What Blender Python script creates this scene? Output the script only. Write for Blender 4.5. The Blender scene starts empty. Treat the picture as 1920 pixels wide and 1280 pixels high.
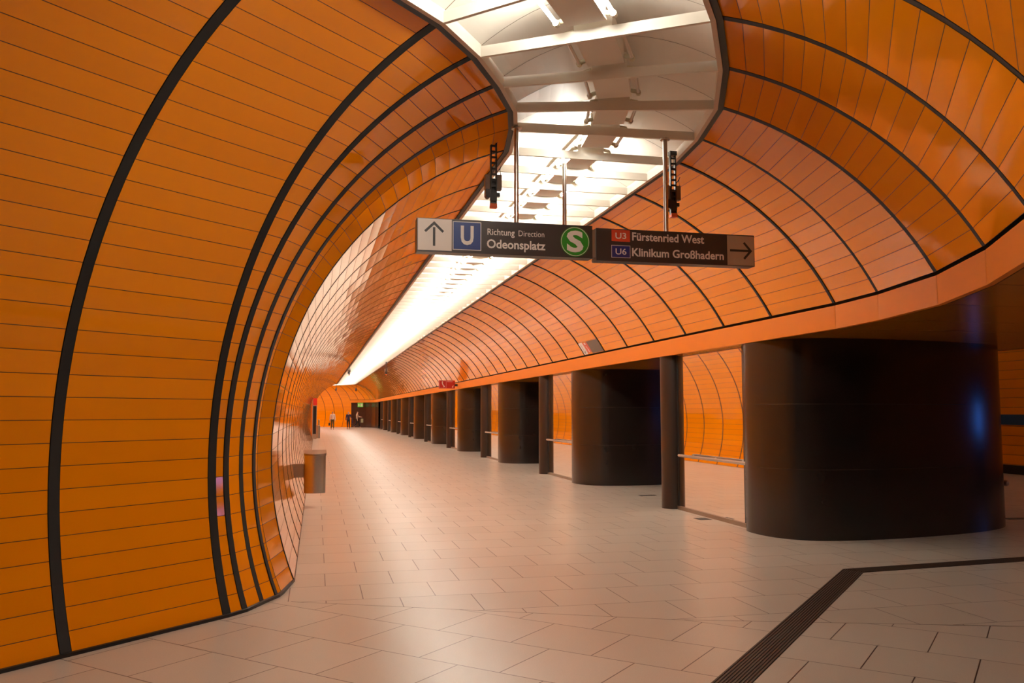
import bpy, math, random
from mathutils import Vector, Matrix
random.seed(7)
SC = bpy.context.scene
COL = SC.collection
PI = math.pi

# ------------------------------------------------------------------ helpers
class MB:
    """collects faces of one mesh"""
    def __init__(self): self.v = []; self.f = []; self.m = []; self.uv = []
    def face(self, pts, mat=0, uv=None):
        n = len(self.v); self.v += [tuple(p) for p in pts]
        self.f.append(tuple(range(n, n+len(pts)))); self.m.append(mat)
        self.uv.append(uv or [(0.0, 0.0)]*len(pts))
    def box(self, x0, x1, y0, y1, z0, z1, mat=0, M=None):
        P = [Vector((x, y, z)) for x in (x0, x1) for y in (y0, y1) for z in (z0, z1)]
        if M is not None: P = [M @ p for p in P]
        for q in ((0, 1, 3, 2), (4, 6, 7, 5), (0, 4, 5, 1), (2, 3, 7, 6), (0, 2, 6, 4), (1, 5, 7, 3)):
            self.face([P[i] for i in q], mat)
    def prism(self, poly, z0, z1, mat=0, capmat=None, M=None):
        """vertical prism over a counter-clockwise xy polygon"""
        n = len(poly)
        A = [Vector((p[0], p[1], z0)) for p in poly]; B = [Vector((p[0], p[1], z1)) for p in poly]
        if M is not None: A = [M @ p for p in A]; B = [M @ p for p in B]
        for i in range(n):
            j = (i+1) % n; self.face([A[i], A[j], B[j], B[i]], mat)
        self.face(B, mat if capmat is None else capmat); self.face(A[::-1], mat if capmat is None else capmat)
    def tube(self, pts, r, n=12, mat=0, cap=True):
        pts = [Vector(p) for p in pts]; rr = r if isinstance(r, (list, tuple)) else [r]*len(pts)
        rings = []
        t0 = (pts[1]-pts[0]).normalized()
        up = Vector((0, 0, 1)) if abs(t0.z) < .9 else Vector((1, 0, 0))
        for i, p in enumerate(pts):
            t = ((pts[min(i+1, len(pts)-1)]-pts[max(i-1, 0)])).normalized()
            a = t.cross(up).normalized(); b = t.cross(a).normalized()
            rings.append([p + a*rr[i]*math.cos(2*PI*k/n) + b*rr[i]*math.sin(2*PI*k/n) for k in range(n)])
        for i in range(len(rings)-1):
            for k in range(n):
                l = (k+1) % n; self.face([rings[i][k], rings[i][l], rings[i+1][l], rings[i+1][k]], mat)
        if cap: self.face(rings[0][::-1], mat); self.face(rings[-1], mat)
    def build(self, name, mats, parent=None, smooth=False, weld=True):
        me = bpy.data.meshes.new(name); me.from_pydata(self.v, [], self.f)
        for m in (mats if isinstance(mats, (list, tuple)) else [mats]): me.materials.append(m)
        me.polygons.foreach_set('material_index', self.m)
        ul = me.uv_layers.new(name='UVMap'); flat = [c for u in self.uv for p in u for c in p]
        ul.data.foreach_set('uv', flat)
        if weld:
            import bmesh
            bm = bmesh.new(); bm.from_mesh(me); bmesh.ops.remove_doubles(bm, verts=bm.verts, dist=1e-5)
            bmesh.ops.recalc_face_normals(bm, faces=bm.faces) if weld != 'keep' else None
            bm.to_mesh(me); bm.free()
        if smooth:
            me.polygons.foreach_set('use_smooth', [True]*len(me.polygons))
            try: me.set_sharp_from_angle(angle=math.radians(35))
            except Exception: pass
        me.update()
        o = bpy.data.objects.new(name, me); COL.objects.link(o)
        if parent is not None: o.parent = parent
        return o
def tag(o, label=None, cat=None, group=None, kind=None):
    for k, v in (('label', label), ('category', cat), ('group', group), ('kind', kind)):
        if v: o[k] = v
    return o
def thing(name, label, cat, loc=(0, 0, 0), rz=0, group=None):
    o = bpy.data.objects.new(name, None); COL.objects.link(o); o.location = loc; o.rotation_euler = (0, 0, rz)
    o.empty_display_size = .1
    return tag(o, label, cat, group)
def dup(root, loc=None, rz=None, label=None):
    c = root.copy(); COL.objects.link(c)
    if loc is not None: c.location = loc
    if rz is not None: c.rotation_euler = (0, 0, rz)
    if label: c['label'] = label
    for ch in list(root.children):
        d = ch.copy(); COL.objects.link(d); d.parent = c
        for g in list(ch.children):
            e = g.copy(); COL.objects.link(e); e.parent = d
    return c

# ------------------------------------------------------------------ materials
def newmat(name):
    m = bpy.data.materials.new(name); m.use_nodes = True
    nt = m.node_tree; b = nt.nodes['Principled BSDF']
    return m, nt, b
def plain(name, col, rough=.5, metal=0., emit=None, estr=0., noise=0., bump=0., nscale=20., spec=None):
    m, nt, b = newmat(name)
    b.inputs['Base Color'].default_value = (*col, 1); b.inputs['Roughness'].default_value = rough
    b.inputs['Metallic'].default_value = metal
    if spec is not None: b.inputs['Specular IOR Level'].default_value = spec
    if emit: b.inputs['Emission Color'].default_value = (*emit, 1); b.inputs['Emission Strength'].default_value = estr
    if noise or bump:
        tc = nt.nodes.new('ShaderNodeTexCoord'); nz = nt.nodes.new('ShaderNodeTexNoise')
        nz.inputs['Scale'].default_value = nscale; nz.inputs['Detail'].default_value = 4
        nt.links.new(tc.outputs['Object'], nz.inputs['Vector'])
        if noise:
            mx = nt.nodes.new('ShaderNodeMix'); mx.data_type = 'RGBA'
            mx.inputs[6].default_value = (*[c*(1-noise) for c in col], 1); mx.inputs[7].default_value = (*[min(1, c*(1+noise)) for c in col], 1)
            nt.links.new(nz.outputs['Fac'], mx.inputs[0]); nt.links.new(mx.outputs[2], b.inputs['Base Color'])
        if bump:
            bp = nt.nodes.new('ShaderNodeBump'); bp.inputs['Strength'].default_value = bump; bp.inputs['Distance'].default_value = .01
            nt.links.new(nz.outputs['Fac'], bp.inputs['Height']); nt.links.new(bp.outputs['Normal'], b.inputs['Normal'])
    return m
def enamel_mat():
    """glossy orange enamel panels; UV: u counts bays, v counts rows"""
    m, nt, b = newmat('orange_enamel'); N = nt.nodes; L = nt.links
    uv = N.new('ShaderNodeUVMap'); sep = N.new('ShaderNodeSeparateXYZ'); L.new(uv.outputs[0], sep.inputs[0])
    def mth(op, a, b_=None):
        n = N.new('ShaderNodeMath'); n.operation = op
        for i, x in enumerate((a, b_)):
            if x is None: continue
            if isinstance(x, (int, float)): n.inputs[i].default_value = x
            else: L.new(x, n.inputs[i])
        return n.outputs[0]
    fv = mth('FRACT', sep.outputs[1]); d = mth('ABSOLUTE', mth('SUBTRACT', fv, .5))
    line = mth('GREATER_THAN', d, .4835)
    cell = N.new('ShaderNodeCombineXYZ'); L.new(mth('FLOOR', sep.outputs[0]), cell.inputs[0]); L.new(mth('FLOOR', sep.outputs[1]), cell.inputs[1])
    wn = N.new('ShaderNodeTexWhiteNoise'); wn.noise_dimensions = '3D'; L.new(cell.outputs[0], wn.inputs['Vector'])
    mx = N.new('ShaderNodeMix'); mx.data_type = 'RGBA'
    mx.inputs[6].default_value = (.81, .243, .001, 1); mx.inputs[7].default_value = (.87, .27, .002, 1)
    L.new(wn.outputs['Value'], mx.inputs[0])
    ml = N.new('ShaderNodeMix'); ml.data_type = 'RGBA'; L.new(line, ml.inputs[0]); L.new(mx.outputs[2], ml.inputs[6])
    ml.inputs[7].default_value = (.05, .015, .002, 1); L.new(ml.outputs[2], b.inputs['Base Color'])
    b.inputs['Roughness'].default_value = ENR; b.inputs['IOR'].default_value = 1.47
    rg = mth('ADD', mth('MULTIPLY', line, .5), ENR); L.new(rg, b.inputs['Roughness'])
    # every panel sits at a slightly different tilt, and the sheet is a little wavy
    geo = N.new('ShaderNodeNewGeometry')
    sub = N.new('ShaderNodeVectorMath'); sub.operation = 'SUBTRACT'; L.new(wn.outputs['Color'], sub.inputs[0]); sub.inputs[1].default_value = (.5, .5, .5)
    sc = N.new('ShaderNodeVectorMath'); sc.operation = 'SCALE'; L.new(sub.outputs[0], sc.inputs[0]); sc.inputs['Scale'].default_value = .008
    add = N.new('ShaderNodeVectorMath'); add.operation = 'ADD'
    tc = N.new('ShaderNodeTexCoord'); nz = N.new('ShaderNodeTexNoise'); nz.inputs['Scale'].default_value = 1.3; nz.inputs['Detail'].default_value = 1
    L.new(tc.outputs['Object'], nz.inputs['Vector'])
    bp = N.new('ShaderNodeBump'); bp.inputs['Strength'].default_value = .12; bp.inputs['Distance'].default_value = .004
    L.new(nz.outputs['Fac'], bp.inputs['Height'])
    L.new(bp.outputs['Normal'], add.inputs[0]); L.new(sc.outputs[0], add.inputs[1])
    nm = N.new('ShaderNodeVectorMath'); nm.operation = 'NORMALIZE'; L.new(add.outputs[0], nm.inputs[0]); L.new(nm.outputs[0], b.inputs['Normal'])
    return m
ENR = .07
M_EN = enamel_mat()
M_CH = plain('black_channel', (.004, .004, .004), .6)
M_BR = plain('olive_panel_edge', (.10, .06, .02), .45, .4)
M_TRIM = plain('black_trim', (.006, .005, .005), .45)
M_FAS = plain('orange_fascia', (.64, .168, .003), .42, noise=.03, nscale=3, spec=.3)
M_WHITE = plain('white_painted_steel', (.78, .73, .64), .45, noise=.03, nscale=6)
M_FLANGE = plain('beige_flange', (.62, .50, .40), .5)
M_STEEL = plain('brushed_steel', (.50, .46, .41), .3, 1., noise=.08, nscale=40)
M_STEELD = plain('dull_steel', (.34, .29, .24), .42, 1.)
M_TUBE = plain('lit_tube', (1, 1, 1), .4, emit=(1, .955, .855), estr=1.)
M_TUBEOFF = plain('unlit_tube', (.70, .66, .60), .35)
M_SOCK = plain('socket_plastic', (.62, .57, .42), .5)
M_MIRROR = plain('mirror_glass', (.92, .90, .84), .015, 1.)
M_BLACK = plain('black_plastic', (.01, .01, .011), .4)
M_DARKMETAL = plain('dark_sign_metal', (.035, .028, .026), .35)
M_SIGNW = plain('sign_white', (.78, .72, .64), .45)
M_TXT = plain('sign_lettering', (.78, .74, .68), .5)
M_TXTD = plain('sign_dark_print', (.02, .018, .016), .5)
M_BLUE = plain('sign_blue', (.003, .032, .19), .4)
M_BLUE2 = plain('sign_dark_blue', (.015, .02, .16), .35)
M_GREEN = plain('sign_green', (.02, .26, .015), .35)
M_RED = plain('sign_red', (.62, .06, .02), .4)
M_RED2 = plain('phone_sign_red', (.42, .015, .01), .4)
M_GREY = plain('grey_box', (.20, .16, .12), .5, .3)
M_ORTIP = plain('orange_tip', (.75, .13, .03), .5)
M_EXIT = plain('exit_green', (.10, .38, .03), .4, emit=(.25, .7, .1), estr=.25)
M_BASE = plain('black_base', (.006, .005, .005), .5)

def slab_mat():
    m, nt, b = newmat('dark_stone_panels'); N = nt.nodes; L = nt.links
    tc = N.new('ShaderNodeTexCoord'); sep = N.new('ShaderNodeSeparateXYZ'); L.new(tc.outputs['Object'], sep.inputs[0])
    def mth(op, a, b_):
        n = N.new('ShaderNodeMath'); n.operation = op
        for i, x in enumerate((a, b_)):
            if isinstance(x, (int, float)): n.inputs[i].default_value = x
            else: L.new(x, n.inputs[i])
        return n.outputs[0]
    s1 = mth('LESS_THAN', mth('ABSOLUTE', mth('SUBTRACT', sep.outputs[2], .82), 0), .004)
    s2 = mth('LESS_THAN', mth('ABSOLUTE', mth('SUBTRACT', sep.outputs[2], 1.59), 0), .004)
    s = mth('MAXIMUM', s1, s2)
    nz = N.new('ShaderNodeTexNoise'); nz.inputs['Scale'].default_value = 3.; nz.inputs['Detail'].default_value = 6; L.new(tc.outputs['Object'], nz.inputs['Vector'])
    mx = N.new('ShaderNodeMix'); mx.data_type = 'RGBA'; L.new(nz.outputs['Fac'], mx.inputs[0])
    mx.inputs[6].default_value = (.010, .007, .006, 1); mx.inputs[7].default_value = (.022, .016, .013, 1)
    ml = N.new('ShaderNodeMix'); ml.data_type = 'RGBA'; L.new(s, ml.inputs[0]); L.new(mx.outputs[2], ml.inputs[6]); ml.inputs[7].default_value = (.035, .025, .02, 1)
    L.new(ml.outputs[2], b.inputs['Base Color']); b.inputs['Roughness'].default_value = .22
    return m
M_SLAB = slab_mat()
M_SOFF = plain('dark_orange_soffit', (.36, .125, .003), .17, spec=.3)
M_COLM = plain('dark_column_enamel', (.020, .013, .010), .34, noise=.2, nscale=2)

def floor_mat():
    m, nt, b = newmat('beige_floor_tiles'); N = nt.nodes; L = nt.links
    uv = N.new('ShaderNodeUVMap')
    br = N.new('ShaderNodeTexBrick'); L.new(uv.outputs[0], br.inputs['Vector'])
    br.offset = .5; br.offset_frequency = 2; br.squash = 1.
    br.inputs['Scale'].default_value = 1.; br.inputs['Brick Width'].default_value = .585; br.inputs['Row Height'].default_value = .59
    br.inputs['Mortar Size'].default_value = .004; br.inputs['Mortar Smooth'].default_value = .1
    br.inputs['Color1'].default_value = (.56, .525, .45, 1); br.inputs['Color2'].default_value = (.515, .48, .405, 1); br.inputs['Mortar'].default_value = (.06, .03, .018, 1)
    tc = N.new('ShaderNodeTexCoord'); nz = N.new('ShaderNodeTexNoise'); nz.inputs['Scale'].default_value = 140.; nz.inputs['Detail'].default_value = 2; L.new(tc.outputs['Object'], nz.inputs['Vector'])
    n2 = N.new('ShaderNodeTexNoise'); n2.inputs['Scale'].default_value = .9; n2.inputs['Detail'].default_value = 5; L.new(tc.outputs['Object'], n2.inputs['Vector'])
    r1 = N.new('ShaderNodeMapRange'); L.new(nz.outputs['Fac'], r1.inputs['Value']); r1.inputs['To Min'].default_value = .86; r1.inputs['To Max'].default_value = 1.14
    r2 = N.new('ShaderNodeMapRange'); L.new(n2.outputs['Fac'], r2.inputs['Value']); r2.inputs['To Min'].default_value = .92; r2.inputs['To Max'].default_value = 1.08
    mu = N.new('ShaderNodeMath'); mu.operation = 'MULTIPLY'; L.new(r1.outputs[0], mu.inputs[0]); L.new(r2.outputs[0], mu.inputs[1])
    # a few dirt specks
    n3 = N.new('ShaderNodeTexNoise'); n3.inputs['Scale'].default_value = 3.2; n3.inputs['Detail'].default_value = 1; L.new(tc.outputs['Object'], n3.inputs['Vector'])
    r3 = N.new('ShaderNodeMapRange'); L.new(n3.outputs['Fac'], r3.inputs['Value']); r3.inputs['From Min'].default_value = .80; r3.inputs['From Max'].default_value = .84; r3.inputs['To Min'].default_value = 1.; r3.inputs['To Max'].default_value = .55
    m2 = N.new('ShaderNodeMath'); m2.operation = 'MULTIPLY'; L.new(mu.outputs[0], m2.inputs[0]); L.new(r3.outputs[0], m2.inputs[1])
    vs = N.new('ShaderNodeVectorMath'); vs.operation = 'SCALE'; L.new(br.outputs['Color'], vs.inputs[0]); L.new(m2.outputs[0], vs.inputs['Scale'])
    L.new(vs.outputs[0], b.inputs['Base Color'])
    b.inputs['Specular IOR Level'].default_value = .75; b.inputs['Roughness'].default_value = .30
    bp = N.new('ShaderNodeBump'); bp.inputs['Strength'].default_value = .35; bp.inputs['Distance'].default_value = .002; bp.invert = True
    L.new(br.outputs['Fac'], bp.inputs['Height']); L.new(bp.outputs['Normal'], b.inputs['Normal'])
    return m
M_FLOOR = floor_mat()

# ------------------------------------------------------------------ the tube: rings of the vault
R_, ZC, XC = 3.036, 1.137, 2.65
TH_B = -math.asin(ZC/R_)                  # where the section meets the floor
TH_S = math.acos(.905/R_)                 # where it meets the light strip
ZF, ZB = 2.610, 2.366                     # top and bottom of the fascia
TH_F = math.asin((ZF+.03-ZC)/R_)
rad = math.radians
BEND = [(2.65, 8.05, 0, 1.), (2.555, 7.36, 3.5, 1.), (2.40, 6.71, 14.5, .985), (2.12, 6.07, 24, .975), (1.775, 5.44, 33.3, .965), (1.35, 4.82, 45, .985)]
rings = []                                 # (cx, cy, angle, scale)
for i in range(7, 0, -1):
    rings.append((1.35-.707*1.22*i, 4.82-.707*1.22*i, rad(45), .985))
for b_ in BEND[::-1]: rings.append((b_[0], b_[1], rad(b_[2]), b_[3]))
I0 = len(rings)-1                          # index of ring 0 (start of the straight)
PIT = 1.23; NST = 59
for k in range(1, NST+1): rings.append((XC, 8.12+PIT*k, 0., 1.))
YB = rings[-1][1]; I1 = len(rings)-1
for b_ in BEND[1:]: rings.append((b_[0], YB+8.05-b_[1], -rad(b_[2]), b_[3]))
I2 = len(rings)-1
lx, ly = rings[-1][0], rings[-1][1]
for i in range(1, 11): rings.append((lx-.707*1.22*i, ly+.707*1.22*i, -rad(45), .985))
NR = len(rings)
def gapw(i, side=1):
    if i == I0: return .024
    if i == I0-1: return .006 if side < 0 else .024
    if i < I0: return .034 if i > I0-5 else .040
    if i <= I1: return .023
    return .022
def P(i, s, z):
    cx, cy, a, k = rings[i]
    return Vector((cx+s*math.cos(a)*k, cy-s*math.sin(a)*k, z))
def sec(i, th, r=R_):
    return P(i, r*math.cos(th)*1., ZC+r*math.sin(th))
def lerp(a, b, t): return a+(b-a)*t

def panels(name, side, i_from, i_to, th_lo, nrow):
    """side -1 left, +1 right: flat enamel panels row by row, black channels between the bays"""
    mb = MB(); dth = (TH_S-th_lo)/nrow
    for i in range(i_from, i_to):
        g0, g1 = gapw(i, side), gapw(i+1, side)
        for j in range(nrow):
            ta, tb = th_lo+dth*j, th_lo+dth*(j+1)
            if side < 0: A, B = PI-ta, PI-tb
            else: A, B = ta, tb
            a0, b0, a1, b1 = sec(i, A), sec(i, B), sec(i+1, A), sec(i+1, B)
            la = (a1-a0).length
            t0, t1 = min(.4, g0/la), 1-min(.4, g1/la)
            q = [lerp(a0, a1, t0), lerp(a0, a1, t1), lerp(b0, b1, t1), lerp(b0, b1, t0)]
            uu = i*1.0
            uvs = [(uu+.02, j+.0), (uu+.98, j+.0), (uu+.98, j+1.), (uu+.02, j+1.)]
            if side < 0: q = q[::-1]; uvs = uvs[::-1]
            mb.face(q, 0, uvs)
            # lips of the panel running back into the channel
            rb = R_+(.006 if I0 <= i < I1 else .014)
            c0, d0, c1, d1 = sec(i, A, rb), sec(i, B, rb), sec(i+1, A, rb), sec(i+1, B, rb)
            re_ = R_+.004
            m0, n0, m1, n1 = sec(i, A, re_), sec(i, B, re_), sec(i+1, A, re_), sec(i+1, B, re_)
            for t in (t0, t1):
                mb.face([lerp(a0, a1, t), lerp(b0, b1, t), lerp(n0, n1, t), lerp(m0, m1, t)], 2)
                mb.face([lerp(m0, m1, t), lerp(n0, n1, t), lerp(d0, d1, t), lerp(c0, c1, t)], 1)
            mb.face([c0, c1, d1, d0] if side > 0 else [d0, d1, c1, c0], 1)
    # black rubber ribs standing a little proud of the panels
    for i in range(i_from, i_to+1):
        w = gapw(i, side)-.005; pr = (.0035 if side < 0 else .011) if i >= I0 else .003
        if w < .004: continue
        a = rings[i][2]; t = Vector((math.sin(a), math.cos(a), 0))*w
        for j in range(nrow):
            ta, tb = th_lo+dth*j, th_lo+dth*(j+1)
            A, B = (PI-ta, PI-tb) if side < 0 else (ta, tb)
            o0, o1, i0_, i1_ = sec(i, A, R_+.012), sec(i, B, R_+.012), sec(i, A, R_-pr), sec(i, B, R_-pr)
            mb.face([i0_-t, i1_-t, i1_+t, i0_+t], 1)
            for q in (-1, 1): mb.face([o0+t*q, o1+t*q, i1_+t*q, i0_+t*q], 1)
    return mb
wl = panels('wall_left', -1, 0, NR-1, TH_B, 34).build('wall_left', [M_EN, M_CH, M_BR], weld=False); tag(wl, kind='structure')
wr = panels('wall_right', 1, 0, I2, TH_F, 16).build('wall_right', [M_EN, M_CH, M_BR], weld=False); tag(wr, kind='structure')
we = panels('wall_end', 1, I2, NR-1, TH_B, 34).build('wall_end', [M_EN, M_CH, M_BR], weld=False); tag(we, kind='structure')
# closing wall of the far branch
mb = MB(); mb.face([sec(NR-1, PI-TH_B)]+[sec(NR-1, PI-TH_B-(PI-2*TH_B)*k/24) for k in range(1, 25)], 0)
tag(mb.build('wall_far', [M_FAS], weld=False), kind='structure')
# black foot of the left wall
mb = MB()
for i in range(NR-1):
    a, b = sec(i, PI-TH_B), sec(i+1, PI-TH_B)
    n = P(i, 1, 0)-P(i, 0, 0); n2 = P(i+1, 1, 0)-P(i+1, 0, 0)
    q0 = .022 if i < I0 else .004; q1 = .022 if i+1 < I0 else .004
    a2, b2 = a+n*q0, b+n2*q1; up = Vector((0, 0, .022 if i < I0 else .006))
    mb.face([a2, b2, b2+up, a2+up]); mb.face([a2+up, b2+up, b+up-n2*.01, a+up-n*.01])
tag(mb.build('baseboard_left', M_TRIM, weld=False), kind='structure')

# ---- fascia over the openings
def fpt(i, off=0., z=0.):
    s = R_*math.cos(TH_F)+.005
    return P(i, s+off, z)
mb = MB()
for i in range(0, I2):
    a, b = fpt(i), fpt(i+1); a2, b2 = fpt(i, .05), fpt(i+1, .05)
    L_ = (b-a).length; g = .0035/L_
    p0, p1, r0, r1 = lerp(a, b, g), lerp(a, b, 1-g), lerp(a2, b2, g), lerp(a2, b2, 1-g)
    z0, z1 = Vector((0, 0, ZB)), Vector((0, 0, ZF))
    mb.face([p1+z0, p0+z0, p0+z1, p1+z1], 0); mb.face([p0+z0, p1+z0, r1+z0, r0+z0], 0); mb.face([p0+z1, p1+z1, r1+z1, r0+z1], 0)
    mb.face([r0+z0, r1+z0, r1+z1, r0+z1], 0)
    w0, w1 = fpt(i, .06), fpt(i+1, .06)
    mb.face([w0+z0, w1+z0, w1+z1+Vector((0, 0, .12)), w0+z1+Vector((0, 0, .12))], 1)
tag(mb.build('trim_1', [M_FAS, M_CH], weld=False), kind='structure')

# ---- soffit over the openings and pillars
XE = 9.55
mb = MB(); uj = 0
for i in range(0, I2):
    a, b = fpt(i, .05), fpt(i+1, .05)
    ya, yb = (a.y, b.y)
    nx = 3
    for q in range(nx):
        ga, gb = .004, .004
        A0 = lerp(a, Vector((XE, ya, 0)), q/nx); A1 = lerp(a, Vector((XE, ya, 0)), (q+1)/nx)
        B0 = lerp(b, Vector((XE, yb, 0)), q/nx); B1 = lerp(b, Vector((XE, yb, 0)), (q+1)/nx)
        Z = Vector((0, 0, ZB+.004))
        t = .004
        mb.face([lerp(A0, B0, t)+Z, lerp(A1, B1, t)+Z, lerp(A1, B1, 1-t)+Z, lerp(A0, B0, 1-t)+Z][::-1], 0, [(i+.1, q+.1), (i+.1, q+.9), (i+.9, q+.9), (i+.9, q+.1)][::-1])
    mb.face([a+Vector((0, 0, ZB+.02)), Vector((XE, ya, ZB+.02)), Vector((XE, yb, ZB+.02)), b+Vector((0, 0, ZB+.02))][::-1], 1)
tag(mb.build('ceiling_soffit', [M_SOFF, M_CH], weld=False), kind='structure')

# ---- light strip: edge trims, side lips, vaulted cover, beams
ZS = ZC+R_*math.sin(TH_S)                 # height of the panel edge
SE = .905
def profile(name, pts, mats, mlist, closed=False, i0=0, i1=NR-1):
    mb = MB()
    for i in range(i0, i1):
        A = [P(i, s, z) for s, z in pts]; B = [P(i+1, s, z) for s, z in pts]
        n = len(pts)
        for j in range(n-1 if not closed else n):
            k = (j+1) % n; mb.face([A[j], A[k], B[k], B[j]], mlist[j])
    return tag(mb.build(name, mats, weld=False), kind='structure')
for q, sg in enumerate((-1, 1)):
    profile('trim_%d' % (2+q), [(sg*(SE+.012), ZS+.05), (sg*(SE+.012), ZS-.020), (sg*(SE-.035), ZS-.012), (sg*(SE-.035), ZS+.05)], M_TRIM, [0]*3)
    profile('trim_%d' % (4+q), [(sg*(SE-.036), ZS+.08), (sg*(SE-.036), ZS-.020), (sg*(SE-.072), ZS-.020), (sg*(SE-.072), ZS+.075)], [M_FLANGE, M_WHITE], [0, 0, 1])
ZV = ZS+.055
NV = 16
vault = [((SE-.04)*(-1+2*j/NV), ZV+.27*(1-(-1+2*j/NV)**2)) for j in range(NV+1)]
ceil = profile('ceiling', vault, M_WHITE, [0]*NV)
ceil['kind'] = 'structure'

# fine seams across the vaulted cover
mb = MB()
for i in range(3, I0+5):
    n = Vector((math.sin(rings[i][2]), math.cos(rings[i][2]), 0))*.003
    for j in range(NV):
        a, b = P(i, vault[j][0], vault[j][1]-.002), P(i, vault[j+1][0], vault[j+1][1]-.002)
        mb.face([a-n, b-n, b+n, a+n])
tag(mb.build('trim_8', plain('cover_seam', (.16, .12, .08), .7), weld=False), kind='structure')
# beams: at every ring, and half way in the straight
beams = []
for i in range(3, I0): beams.append(rings[i])
YS = [rings[I0][1]+.02]+[rings[I0+1][1]+.615*k-.615*1 for k in range(1, 2*NST-1)]
yy = rings[I0][1]; bl = []
y0 = 8.12
bl = [(XC, y0+.615*k, 0., 1.) for k in range(0, 2*NST+1)]
beams += bl
for i in range(I1+1, NR-2): beams.append(rings[i])
BH = .078; ZBm = ZS-.018
def beam_mb():
    mb = MB(); w = SE-.073
    mb.box(-w, w, -.014, .014, 0, BH); return mb
bproto = None; nb = 0; rest = MB()
order = sorted(range(len(beams)), key=lambda q: math.hypot(beams[q][0], beams[q][1]) if beams[q][1] > 3 else 500)
for n_, q in enumerate(order):
    cx, cy, a, k = beams[q]
    if n_ < 100:
        if bproto is None: o = bproto = beam_mb().build('beam', M_WHITE, ceil)
        else: o = bproto.copy(); COL.objects.link(o); o.parent = ceil
        o.location = (cx, cy, ZBm); o.rotation_euler = (0, 0, -a); o.scale = (k, 1, 1)
    else:
        w = (SE-.073)*k
        rest.box(-w, w, -.014, .014, 0, BH, 0, Matrix.Translation((cx, cy, ZBm)) @ Matrix.Rotation(-a, 4, 'Z'))
tag(rest.build('beam_row', M_WHITE, ceil), kind='stuff')

# ---- fluorescent lamp fittings between the beams
def lamp(label, group, Lb, lit_l, lit_r, loc, rz):
    t = thing('fluorescent_lamp', label, 'lamp', loc, rz, group)
    h = Lb/2-.016
    mb = MB(); mb.box(-.135, .135, -h, h, .012, .16); mb.box(-.140, .140, -h, h, 0, .012); mb.build('tray', M_WHITE, t)
    for s, lit in ((-1, lit_l), (1, lit_r)):
        mb = MB(); mb.tube([(s*.20, -h+.05, .014), (s*.20, h-.05, .014)], .0135, 10)
        mb.build('tube', M_TUBE if lit else M_TUBEOFF, t, smooth=True, weld=False)
        for e in (-1, 1):
            mb = MB(); mb.tube([(s*.20, e*(h-.060), .014), (s*.20, e*(h-.025), .014), (s*.195, e*(h-.018), .030), (s*.138, e*(h-.020), .045)], [.022, .022, .019, .016], 10)
            mb.build('socket', M_SOCK, t, smooth=True, weld=False)
    return t
ZL = ZBm+BH+.002
# individually described lamps of the bend
bend_lamps = [(I0-1, 'lamp fitting in the bend nearest the straight, left tube lit and right tube off', 1, 0),
              (I0-2, 'unlit lamp fitting in the bend directly above the hanging signs', 0, 0),
              (I0-3, 'unlit lamp fitting in the bend, second toward the viewer past the sign poles', 0, 0),
              (I0-4, 'unlit lamp fitting in the bend, largest of the dark ones below the lit pair', 0, 0),
              (I0-5, 'lit lamp fitting with two glowing tubes at the top edge of the ceiling strip', 1, 1)]
for i, lab, l1, l2 in bend_lamps:
    a, b = rings[i], rings[i+1]
    c = ((a[0]+b[0])/2, (a[1]+b[1])/2, ZL); d = Vector((b[0]-a[0], b[1]-a[1], 0))
    ang = math.atan2(-d.x, d.y)
    lamp(lab, None, d.length*.80, l1, l2, c, ang)
pr = None
for i in range(1, I0-5):
    a, b = rings[i], rings[i+1]; d = Vector((b[0]-a[0], b[1]-a[1], 0)); ang = math.atan2(-d.x, d.y)
    c = ((a[0]+b[0])/2, (a[1]+b[1])/2, ZL)
    lab = 'lit lamp fitting of the side arm behind the bend, above the viewer'
    if i < I0-7: lamp('unlit lamp fitting of the side arm far behind the viewer', 'unlit lamps behind the viewer', d.length, 0, 0, c, ang)
    elif i == I0-7: lamp('half lit lamp fitting of the side arm behind the viewer', None, d.length*.97, 1, 0, c, ang)
    else: lamp(lab, None, d.length*.97, 1, 1, c, ang)
pr = None
for k in range(0, 2*NST):
    c = (XC, y0+.615*k+.3075, ZL)
    lab = 'lit twin-tube lamp fitting between white beams of the straight ceiling strip'
    if pr is None: pr = lamp(lab, 'lamps of the straight ceiling strip', .615, 1, 1, c, 0)
    else: dup(pr, c, 0)
for i in range(I1, NR-2):
    a, b = rings[i], rings[i+1]; d = Vector((b[0]-a[0], b[1]-a[1], 0)); ang = math.atan2(-d.x, d.y)
    c = ((a[0]+b[0])/2, (a[1]+b[1])/2, ZL)
    lamp('lit lamp fitting where the ceiling strip turns at the far end', 'lamps at the far turn', d.length*.80, 1, 1, c, ang)

# vent grille in the strip cover
vt = thing('vent_grille', 'small perforated grey vent in the white ceiling strip, right of the middle sign pole', 'vent', (3.03, 9.66, ZV+.235), 0)
mb = MB(); mb.box(-.15, .15, -.12, .12, -.008, 0); mb.build('frame', M_WHITE, vt)
mb = MB()
for a in range(9):
    for b in range(7):
        x, y = -.13+a*.0325, -.10+b*.033; mb.box(x-.009, x+.009, y-.009, y+.009, -.0095, -.0078)
mb.build('perforation', M_GREY, vt)

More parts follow.
